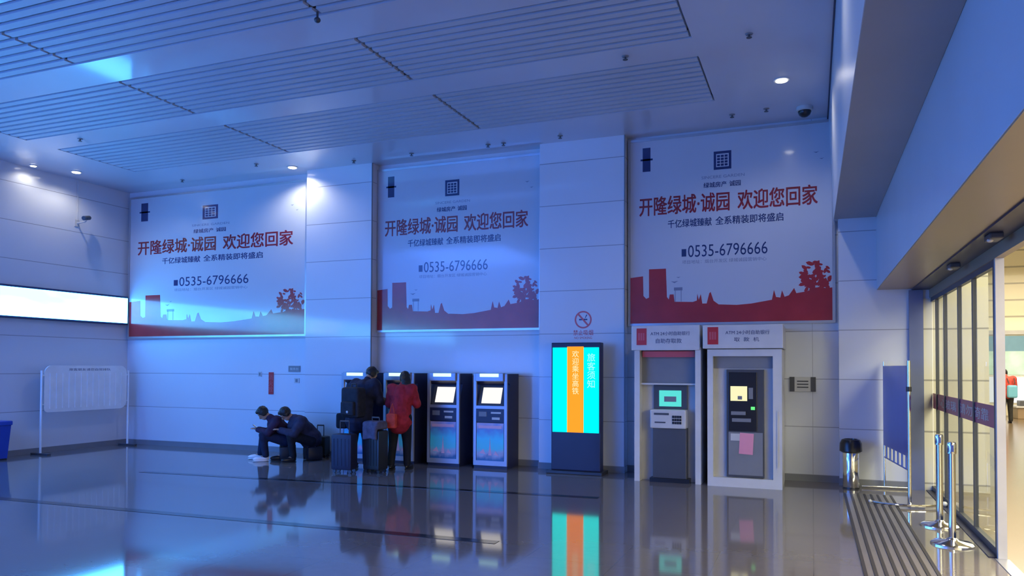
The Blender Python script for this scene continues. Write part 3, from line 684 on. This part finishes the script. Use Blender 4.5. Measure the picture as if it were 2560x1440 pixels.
text('lettering', '旅客朋友请您自觉排队', 0.0125, -0.42, 1.62, 0.05, M['ink_blue'], pn, 0.95, rot=(R(90), 0, R(90)))
for y in (-0.98, 0.98):
    bm = N(); cyl(bm, (0, y, 0.03), (0, y, 1.60), 0.02); p = obj('leg', bm, M['bright'], t, True)
    bm = N(); bx(bm, -0.22, 0.24, y - 0.04, y + 0.04, 0.0, 0.035, bev=0.008); obj('foot', bm, M['darkgrey'], t)
bm = N()
for z in (0.95, 1.5):
    for s in (-1, 1): cyl(bm, (0, s * 0.9, z), (0, s * 0.98, z), 0.012)
cyl(bm, (0, -0.98, 0.35), (0, 0.98, 0.35), 0.0) if False else None
obj('brackets', bm, M['bright'], t)

t = thing('recycling_bin', 'deep blue plastic bin at the far left edge against the left wall', 'bin', (-13.62, 9.14, 0))
bm = N(); bx(bm, -0.2, 0.2, -0.22, 0.22, 0.02, 0.62)
for v in bm.verts:
    if v.co.z < 0.1: v.co.x *= 0.82; v.co.y *= 0.82
obj('body', bm, M['bluebin'], t)
box_o('lid', (-0.22, 0.22, -0.24, 0.24, 0.62, 0.70), M['bluebin'], t, 0.02)
bm = N(); cyl(bm, (-0.17, -0.2, 0.05), (-0.17, 0.2, 0.05), 0.05); obj('wheels', bm, M['black'], t)
box_o('foot', (-0.1, 0.17, -0.17, 0.17, 0.0, 0.03), M['black'], t)

# ---------------------------------------------------------------- queue posts
def stanchion(loc, label):
    t = thing('queue_post', label, 'queue post', loc, 0, 'chrome queue posts in front of the glass door')
    bm = N(); lathe(bm, [(0.19, 0.0), (0.19, 0.012), (0.17, 0.028), (0.06, 0.045), (0.035, 0.07)], seg=40); obj('base', bm, M['chrome'], t, True)
    bm = N(); lathe(bm, [(0.033, 0.05), (0.033, 0.93)], seg=32); obj('pole', bm, M['chrome'], t, True)
    h = N(); lathe(h, [(0.04, 0.88), (0.042, 0.9), (0.042, 0.97), (0.036, 0.99), (0.01, 0.995)], seg=32); hh = obj('belt_head', h, M['chrome'], t, True)
    box_o('belt_slot', (-0.012, 0.012, -0.046, -0.040, 0.90, 0.965), M['bluepanel'], hh)
    return t
s0 = stanchion((1.25, 8.42, 0), 'chrome queue post nearest the camera in front of the glass door')
dup(s0, (1.27, 9.35, 0), 'chrome queue post just behind the nearest one by the glass door')

# ---------------------------------------------------------------- sliding glass doors
d = thing('door_1', 'glazed sliding door', 'door'); del d['label']; del d['category']; d['kind'] = 'structure'; d.location = (XD, 10.0, 0)
bm = N(); g0, g1 = 7.98 - 10, 12.02 - 10
for y in (11.62, 10.95, 9.95, 9.1): bx(bm, -0.02, 0.02, y - 10 - 0.025, y - 10 + 0.025, 0.06, 2.70)
bx(bm, -0.03, 0.03, g0, g0 + 0.09, 0.0, 2.70)
bx(bm, -0.025, 0.025, g0, g1, 0.0, 0.07); bx(bm, -0.025, 0.025, g0, g1, 2.64, 2.70)
obj('door_frame', bm, M['darkgrey'], d)
obj('glass_panel', bx(N(), -0.004, 0.004, g0 + 0.09, g1, 0.07, 2.64), M['glass'], d)
bm = N(); bx(bm, -0.0065, -0.0045, g0 + 0.09, g1, 1.15, 1.36); bd = obj('warning_band', bm, mat('purple_red_film', (0.42, 0.05, 0.12), 0.35), d)
text('lettering', '小心玻璃  请勿倚靠', -0.0075, g1 - 0.3, 1.255, 0.12, M['lightgrey'], bd, 3.3, rot=(R(90), 0, R(-90)))
obj('leading_edge', bx(N(), -0.035, 0.035, g0 - 0.05, g0, 0.0, 2.70), M['lightgrey'], d)
obj('floor_track', bx(N(), -0.10, -0.02, g0, g1, 0.0, 0.008), M['navy'], d)
obj('threshold', bx(N(), -0.06, 0.05, -5.6, g0 - 0.05, 0.0, 0.006), M['silver'], d)
for y, nm in ((7.27, 'small white door sensor under the soffit, nearer the camera'), (9.2, 'small white door sensor under the soffit, nearer the back wall')):
    t = thing('door_sensor', nm, 'sensor', (1.40, y, 2.815), 0, 'door sensors under the soffit')
    box_o('housing', (-0.05, 0.05, -0.12, 0.12, -0.05, 0.0), M['darkgrey'], t, 0.012)
    bm = N(); ell(bm, (-0.03, -0.02, -0.05), (0.025, 0.035, 0.018)); obj('lens', bm, M['white'], t, True)

# ---------------------------------------------------------------- neighbouring hall contents
t = thing('far_banner', 'pale blue and white banner band on the far wall beyond the doors', 'banner', (9.0, 31.97, 1.5))
box_o('upper_band', (-6.2, 8, -0.03, 0, 0.85, 1.4), mat('blue_band', (0.16, 0.34, 0.5), 0.5), t)
box_o('lower_band', (-6.2, 8, -0.03, 0, 0.0, 0.85), mat('mint_band', (0.5, 0.75, 0.72), 0.5, var=0.3, scale=1.2), t)
t = thing('lit_shop_window', 'bright white lit window below the far banner', 'window', (9.4, 31.97, 0.5))
box_o('light_panel', (-5.6, 7, -0.03, 0, 0.0, 0.92), emis('shop_light', (1, 0.97, 0.93), 1.25), t)
box_o('frame', (-5.7, 7.1, -0.04, 0, 0.92, 0.99), M['silver'], t)
t = thing('service_counter', 'brown counter with stacked boxes below the lit window beyond the doors', 'counter', (8.8, 30.8, 0))
box_o('body', (-2.3, 3, -0.4, 0.4, 0, 0.38), mat('brown_wood', (0.28, 0.2, 0.12), 0.5), t, 0.02)
box_o('counter_top', (-2.35, 3.05, -0.45, 0.45, 0.38, 0.44), M['lightgrey'], t, 0.01)
box_o('dark_box', (-2.2, -1.5, -0.3, 0.2, 0.44, 0.62), M['darkgrey'], t, 0.02)

# ---------------------------------------------------------------- people
def remesh(o, vs, it=2):
    md = o.modifiers.new('r', 'REMESH'); md.mode = 'VOXEL'; md.voxel_size = vs; md.use_smooth_shade = True
    sm = o.modifiers.new('s', 'SMOOTH'); sm.factor = 0.5; sm.iterations = it
    bpy.context.view_layer.update()
    dg = bpy.context.evaluated_depsgraph_get()
    me = bpy.data.meshes.new_from_object(o.evaluated_get(dg)); old = o.data; mname = old.name
    mm = old.materials[0]; o.modifiers.clear(); o.data = me; bpy.data.meshes.remove(old); me.name = mname
    me.materials.clear(); me.materials.append(mm)
    for p in me.polygons: p.use_smooth = True
    return o
def limb(bm, pts, rad, seg=14):
    pts = [Vector(p) for p in pts]
    for (p, q), (a, b) in zip(zip(pts, pts[1:]), zip(rad, rad[1:])):
        if (q - p).length > 1e-4: cyl(bm, p, q, a, b, seg=seg)
    for p, r in zip(pts, rad): ell(bm, p, (r, r, r), seg=seg)
def L(a, b, t): return Vector(a) * (1 - t) + Vector(b) * t

def person(name_label, loc, rz, J, top, legs, shoes, jacket_r=1.0, hood=False, long_hair=False, coat_len=None, bag=None, bagm=None, fold=0):
    """J: joints in local space, facing +y.  pelvis, chest, neck, head, and per side sh, el, ha, hip, kn, an, toe"""
    t = thing('person', name_label, 'person', loc, rz)
    bm = N(); V = {k: Vector(v) for k, v in J.items()}
    # trunk and limbs of the body
    ax = (V['shR'] - V['shL']).normalized()
    limb(bm, [V['pelvis'], L(V['pelvis'], V['chest'], .5), V['chest']], [.125, .115, .13])
    for s in 'LR':
        limb(bm, [V['hip' + s], V['kn' + s], V['an' + s]], [.085, .055, .038])
        limb(bm, [V['an' + s], V['toe' + s]], [.035, .03])
        limb(bm, [V['chest'], V['sh' + s]], [.11, .06]); limb(bm, [V['sh' + s], V['el' + s], V['ha' + s]], [.052, .042, .028])
        # hand: palm, four fingers, thumb
        h = V['ha' + s]; dr = (V['ha' + s] - V['el' + s]).normalized(); dn = (V.get('look', Vector((0, 1, -.3)))).normalized()
        side = dr.cross(Vector((0, 0, 1))); side = side.normalized() if side.length > .2 else ax
        nrm = side.cross(dr).normalized()
        palm = h + dr * .05
        rot = Matrix((side, dr, nrm)).transposed()
        ell(bm, palm, (.040, .050, .016), rot, 12)
        for i in range(4):
            b0 = palm + side * (-.028 + i * .019) + dr * .035; ln = (.030, .034, .032, .024)[i]
            b1 = b0 + dr * ln - nrm * .006; b2 = b1 + dr * ln * .7 - nrm * .018
            limb(bm, [b0, b1, b2], [.0095, .009, .0075], 8)
        sg = -1 if s == 'L' else 1
        b0 = palm - side * sg * .034 - dr * .02; limb(bm, [b0, b0 - side * sg * .022 + dr * .022, b0 - side * sg * .022 + dr * .05 - nrm * .008], [.011, .010, .008], 8)
    limb(bm, [V['chest'], V['neck'], V['head']], [.10, .055, .055])
    # head with a face
    lk = V.get('look', Vector((0, 1, -.3))).normalized(); hx = lk.cross(Vector((0, 0, 1))).normalized(); hz = hx.cross(lk).normalized()
    hr = Matrix((hx, lk, hz)).transposed(); hc = V['head']
    def hp(x, y, z): return hc + hr @ Vector((x, y, z))
    ell(bm, hp(0, 0, .02), (.076, .094, .108), hr, 24); ell(bm, hp(0, .028, -.06), (.054, .062, .055), hr, 16)
    ell(bm, hp(0, .098, -.015), (.014, .022, .026), hr, 10); ell(bm, hp(0, .088, -.055), (.026, .012, .008), hr, 10)
    for s in (-1, 1):
        ell(bm, hp(s * .078, -.005, 0), (.010, .02, .032), hr, 10); ell(bm, hp(s * .03, .083, .012), (.016, .010, .008), hr, 10)
        ell(bm, hp(s * .032, .086, .034), (.024, .01, .007), hr, 10)
    body = obj('body', bm, M['skin'], t); remesh(body, 0.0075, 1)
    bm = N()
    for s in (-1, 1): ell(bm, hp(s * .031, .091, .010), (.010, .004, .005), hr, 8)
    obj('eyes', bm, M['black'], body, True)
    # hair
    bm = N(); ell(bm, hp(0, -.016, .038), (.090, .100, .104), hr, 24)
    ell(bm, hp(0, .05, .098), (.062, .045, .03), hr, 14)
    for s in (-1, 1): ell(bm, hp(s * .066, -.01, .0), (.024, .06, .05), hr, 12)
    if long_hair:
        ell(bm, hp(0, -.075, -.08), (.085, .05, .13), hr, 16)
    hair = obj('hair', bm, M['hair'], t); remesh(hair, 0.010, 1)
    for v in hair.data.vertices:
        v.co += v.co.normalized() * 0 + Vector(noise.noise_vector(v.co * 28)) * .007
    # trousers
    bm = N(); limb(bm, [V['pelvis'], L(V['pelvis'], V['chest'], .25)], [.155, .145])
    for s in 'LR': limb(bm, [V['hip' + s], L(V['hip' + s], V['kn' + s], .5), V['kn' + s], L(V['kn' + s], V['an' + s], .5), L(V['kn' + s], V['an' + s], .96)], [.115, .095, .076, .066, .062])
    tr = obj('trousers', bm, legs, t); remesh(tr, 0.014, 2)
    # jacket
    bm = N(); k = jacket_r
    mid = L(V['pelvis'], V['chest'], .45)
    limb(bm, [L(V['pelvis'], V['chest'], .05), mid, V['chest']], [.175 * k, .165 * k, .165 * k])
    if coat_len: limb(bm, [V['pelvis'], V['pelvis'] + Vector((0, -.02, -coat_len))], [.18 * k, .20 * k])
    for s in 'LR':
        so = (V['sh' + s] - V['chest']).normalized()
        limb(bm, [V['chest'], V['sh' + s]], [.15 * k, .095 * k]); limb(bm, [mid, V['sh' + s]], [.15 * k, .09 * k])
        limb(bm, [V['sh' + s], L(V['sh' + s], V['el' + s], .5), V['el' + s], L(V['el' + s], V['ha' + s], .5), L(V['el' + s], V['ha' + s], .93)], [.09 * k, .078 * k, .068 * k, .06 * k, .05 * k])
    limb(bm, [V['chest'], L(V['chest'], V['neck'], .9)], [.12 * k, .075])
    jk = obj('jacket', bm, top, t); remesh(jk, 0.013, 2)
    if fold:
        for v in jk.data.vertices:
            n_ = noise.noise(v.co * 9); v.co += v.normal * (n_ * .012 + math.sin(v.co.z * 42) * .004 * fold)
    if hood:
        bm = N(); ell(bm, V['neck'] + Vector((0, -.06, -.01)), (.12, .08, .07)); hd_ = obj('hood', bm, top, t); remesh(hd_, 0.014)
    # shoes
    for s in 'LR':
        a, b = V['an' + s], V['toe' + s]; dv = (b - a); dv.z = 0; dv.normalize(); sd = Vector((-dv.y, dv.x, 0))
        rr = Matrix((sd, dv, Vector((0, 0, 1)))).transposed(); base = min(a.z, b.z) - .035
        bm = N(); c = (a + b) / 2 + dv * .005; c.z = base + .045
        ell(bm, c, (.050, .140, .045), rr, 18); ell(bm, Vector((a.x, a.y, base + .075)) , (.048, .055, .055), rr, 14)
        for v in bm.verts:
            if v.co.z < base + .004: v.co.z = base + .004
        sh = obj('shoe', bm, shoes, t, True)
        bm = N(); c2 = c.copy(); c2.z = base + .010; ell(bm, c2, (.053, .145, .014), rr, 18)
        for v in bm.verts:
            if v.co.z < base: v.co.z = base
        obj('sole', bm, M['bright'] if shoes is M['bright'] else M['dark'], sh, True)
    return t

cloth = lambda n, c: mat(n, c, 0.75, var=0.25, scale=14, bump=0.4, spec=0.25)
M['coat_navy'] = cloth('navy_coat', (0.018, 0.022, 0.05)); M['coat_red'] = cloth('red_coat', (0.36, 0.02, 0.035)); M['jeans'] = cloth('dark_jeans', (0.012, 0.018, 0.05))
M['trs_black'] = cloth('black_trousers', (0.008, 0.01, 0.018)); M['coat_plum'] = cloth('plum_coat', (0.035, 0.018, 0.05)); M['coat_grey'] = cloth('grey_blue_coat', (0.035, 0.035, 0.07))
M['pack'] = cloth('backpack_fabric', (0.022, 0.024, 0.035)); M['grey_cloth'] = cloth('grey_skirt', (0.09, 0.085, 0.14)); M['coral'] = cloth('orange_red_bag', (0.6, 0.06, 0.04))

def standing(bend=.10, armf=.35, width=.19, step=.06, h=1.0, look=(0.1, 1, -.7)):
    J = dict(pelvis=(0, 0, .92 * h), chest=(0, bend, 1.27 * h), neck=(0, bend + .07, 1.45 * h), head=(0.0, bend + .15, 1.535 * h), look=look)
    for s, g in (('L', -1), ('R', 1)):
        J['hip' + s] = (g * .095, 0, .88 * h); J['kn' + s] = (g * .11, .02 + g * step * .5, .48 * h); J['an' + s] = (g * .12, -.02 + g * step, .085)
        J['toe' + s] = (g * .135, .13 + g * step, .035); J['sh' + s] = (g * width, bend, 1.36 * h)
        J['el' + s] = (g * (width + .07), bend + .05, 1.10 * h); J['ha' + s] = (g * (width - .02), bend + armf, 1.08 * h)
    return J
J = standing(bend=.14, width=.20, h=1.02, look=(0.35, 1, -.8))
p1 = person('person in a dark navy coat with a backpack, leaning toward the ticket machine', (-7.10, 10.92, 0), R(-8), J, M['coat_navy'], M['jeans'], M['black'], 1.22, coat_len=.12, fold=1)
J = standing(bend=.12, width=.17, h=.97, look=(-0.5, 1, -.7))
p2 = person('person in a red padded coat with dark trousers, facing the ticket machine', (-6.37, 11.0, 0), R(12), J, M['coat_red'], M['trs_black'], M['black'], 1.06, long_hair=True, coat_len=.10, fold=1)

# backpack worn by the navy person: held, so a thing of its own
t = thing('backpack', 'dark bulky backpack on the back of the person in navy', 'backpack', (-7.04, 10.655, 0.86), R(-8))
bm = N(); bx(bm, -0.19, 0.19, -0.12, 0.10, 0, 0.50, bev=0.05); o = obj('body', bm, M['pack'], t); remesh(o, 0.014, 6)
bm = N(); bx(bm, -0.14, 0.14, -0.18, -0.10, 0.04, 0.27, bev=0.03); o = obj('front_pocket', bm, M['pack'], t); remesh(o, 0.012, 4)
bm = N(); cyl(bm, (-0.05, 0.0, 0.50), (-0.05, 0.0, 0.55), 0.01); cyl(bm, (0.05, 0, 0.5), (0.05, 0, 0.55), 0.01); cyl(bm, (-0.05, 0, 0.55), (0.05, 0, 0.55), 0.01); obj('handle', bm, M['black'], t)
bm = N(); ell(bm, (0.02, -0.185, 0.10), (0.022, 0.01, 0.022)); obj('badge', bm, M['lightgrey'], t)

# shoulder bag at the left hip
t = thing('shoulder_bag', 'dark bag hanging at the left side of the person in navy', 'bag', (-7.36, 10.86, 0.66), R(10))
bm = N(); bx(bm, -0.10, 0.10, -0.14, 0.14, 0, 0.26, bev=0.04); o = obj('body', bm, M['trs_black'], t); remesh(o, 0.012, 3)
bm = N(); cyl(bm, (0, -0.1, 0.24), (0.12, -0.03, 0.66), 0.012); cyl(bm, (0, 0.1, 0.24), (0.12, 0.0, 0.66), 0.012); obj('strap', bm, M['black'], t)
# orange red bag hanging on the red person
t = thing('hand_bag', 'small orange-red bag hanging behind the person in the red coat', 'bag', (-6.36, 10.72, 0.70), R(8))
bm = N(); bx(bm, -0.085, 0.085, -0.05, 0.05, 0, 0.24, bev=0.03); o = obj('body', bm, M['coral'], t); remesh(o, 0.010, 3)
bm = N(); cyl(bm, (-0.05, 0, 0.22), (0.0, 0.03, 0.40), 0.008); cyl(bm, (0.05, 0, 0.22), (0.0, 0.03, 0.40), 0.008); obj('strap', bm, M['coral'], t)

def suitcase(loc, rz, w_, d_, h_, m_, label):
    t = thing('suitcase', label, 'suitcase', loc, rz)
    obj('shell', bx(N(), -w_ / 2, w_ / 2, -d_ / 2, d_ / 2, 0.05, h_, bev=0.035), m_, t, True)
    bm = N()
    for k in range(5):
        x = -w_ * .36 + k * w_ * .18; bx(bm, x - .008, x + .008, -d_ / 2 - .006, -d_ / 2 + .002, .12, h_ - .07)
    obj('ribs', bm, m_, t)
    bm = N()
    for s in (-1, 1): cyl(bm, (s * w_ * .22, 0, h_ - .01), (s * w_ * .22, 0, h_ + .20), .008)
    cyl(bm, (-w_ * .22, 0, h_ + .2), (w_ * .22, 0, h_ + .2), .013); obj('pull_handle', bm, M['darkgrey'], t)
    for sx in (-1, 1):
        for sy in (-1, 1):
            bm = N(); cyl(bm, (sx * w_ * .38, sy * d_ * .3 - .012, .03), (sx * w_ * .38, sy * d_ * .3 + .012, .03), .03); obj('wheel', bm, M['black'], t)
    return t
M['case_navy'] = mat('navy_suitcase', (0.012, 0.014, 0.045), 0.5); M['case_black'] = mat('black_suitcase', (0.012, 0.013, 0.02), 0.4); M['case_green'] = mat('green_grey_case', (0.03, 0.05, 0.05), 0.45)
suitcase((-7.0, 10.34, 0), R(6), .36, .24, .62, M['case_navy'], 'navy suitcase standing behind the person with the backpack')
suitcase((-6.55, 10.55, 0), R(-10), .34, .24, .68, M['case_black'], 'black suitcase standing between the two people at the ticket machines')
t = thing('draped_coat', 'grey blue coat draped over the black suitcase at the ticket machines', 'coat', (-6.55, 10.55, 0.69), R(-10))
bm = N(); bx(bm, -0.17, 0.17, -0.15, 0.12, 0.0, 0.14, bev=0.05); bx(bm, -0.15, 0.15, -0.17, -0.12, -0.15, 0.05, bev=0.02)
o = obj('cloth', bm, M['grey_cloth'], t); remesh(o, 0.013, 5)
for v in o.data.vertices: v.co += Vector(noise.noise_vector(v.co * 9)) * .018

# seated people on low luggage
def seated(lean=.30, kn=.17, h=1.0, look=(0, 1, -1.1), phone=.36):
    J = dict(pelvis=(0, 0, .38), chest=(0, lean, .64), neck=(0, lean + .12, .78), head=(0, lean + .22, .845), look=look)
    for s, g in (('L', -1), ('R', 1)):
        J['hip' + s] = (g * .10, .03, .36); J['kn' + s] = (g * kn, .42, .47); J['an' + s] = (g * kn * 1.05, .42 + g * .05, .09); J['toe' + s] = (g * kn * 1.15, .57 + g * .05, .035)
        J['sh' + s] = (g * .18, lean - .01, .70); J['el' + s] = (g * .22, lean + .13, .50); J['ha' + s] = (g * .06, lean + .32, .56)
    return J
J = seated(lean=.20)
person('seated person with white shoes bent over a phone, left of the pair', (-8.92, 11.36, 0), R(128), J, M['coat_plum'], M['jeans'], M['bright'], 1.0, fold=1)
J = seated(lean=.24, look=(0.1, 1, -1.2))
person('seated person in a grey blue padded coat, hunched, right of the pair', (-8.50, 11.50, 0), R(142), J, M['coat_grey'], M['trs_black'], M['black'], 1.16, hood=True, fold=1)
def stool(loc, rz, m_, label):
    t = thing('travel_bag', label, 'bag', loc, rz)
    o = obj('body', bx(N(), -.2, .2, -.14, .14, .01, .25, bev=.05), m_, t, True)
    bm = N(); cyl(bm, (-.09, 0, .24), (-.05, 0, .30), .01); cyl(bm, (.09, 0, .24), (.05, 0, .30), .01); cyl(bm, (-.05, 0, .30), (.05, 0, .30), .01)
    obj('zip_line', bx(N(), -.17, .17, -.004, .004, .248, .254), M['silver'], t)
    bm = N()
    for s in (-1, 1): bx(bm, s * .1 - .015, s * .1 + .015, -.143, .143, .01, .253)
    obj('webbing', bm, M['black'], t)
stool((-8.92, 11.37, 0), R(128), M['case_black'], 'low black travel bag used as a seat by the left seated person')
stool((-8.48, 11.52, 0), R(142), M['case_black'], 'low black travel bag used as a seat by the right seated person')
suitcase((-8.56, 11.86, 0), R(8), .30, .22, .40, M['case_green'], 'dark green-grey suitcase on the floor right of the seated pair')
t = thing('phone', 'small lit phone in the hands of the left seated person', 'phone', (-9.36, 11.03, 0.60), R(128))
bm = N(); bx(bm, -.035, .035, -.005, .005, -.07, .07, bev=.003); bmesh.ops.rotate(bm, cent=(0, 0, 0), matrix=Matrix.Rotation(R(-50), 3, 'X'), verts=bm.verts); obj('case', bm, M['black'], t)
bm = N(); bx(bm, -.031, .031, -.0065, -.005, -.064, .064); bmesh.ops.rotate(bm, cent=(0, 0, 0), matrix=Matrix.Rotation(R(-50), 3, 'X'), verts=bm.verts); obj('screen', bm, emis('phone_glow', (.7, .8, 1), .6), t)

# distant person beyond the doors
M['coat_far'] = cloth('red_jacket', (0.55, 0.07, 0.05)); M['trs_far'] = cloth('dark_trousers', (0.03, 0.03, 0.03))
J = standing(bend=.03, armf=.15, width=.19, h=1.02, look=(0, 1, -.2))
person('distant person in a red jacket walking in the hall beyond the doors', (5.70, 28.0, 0), R(10), J, M['coat_far'], M['trs_far'], M['black'], 1.15)
t = thing('shoulder_bag', 'light blue bag on the back of the distant person in red', 'bag', (5.80, 27.76, 0.80), R(10))
bm = N(); bx(bm, -.14, .14, -.06, .09, 0, .40, bev=.05); o = obj('body', bm, mat('sky_blue_bag', (0.15, 0.45, 0.62), .6), t); remesh(o, .02, 4)
bm = N(); cyl(bm, (-.08, 0.02, .44), (-.1, .12, .62), .012); cyl(bm, (.08, 0.02, .44), (.1, .12, .62), .012); obj('strap', bm, M['dark'], t)
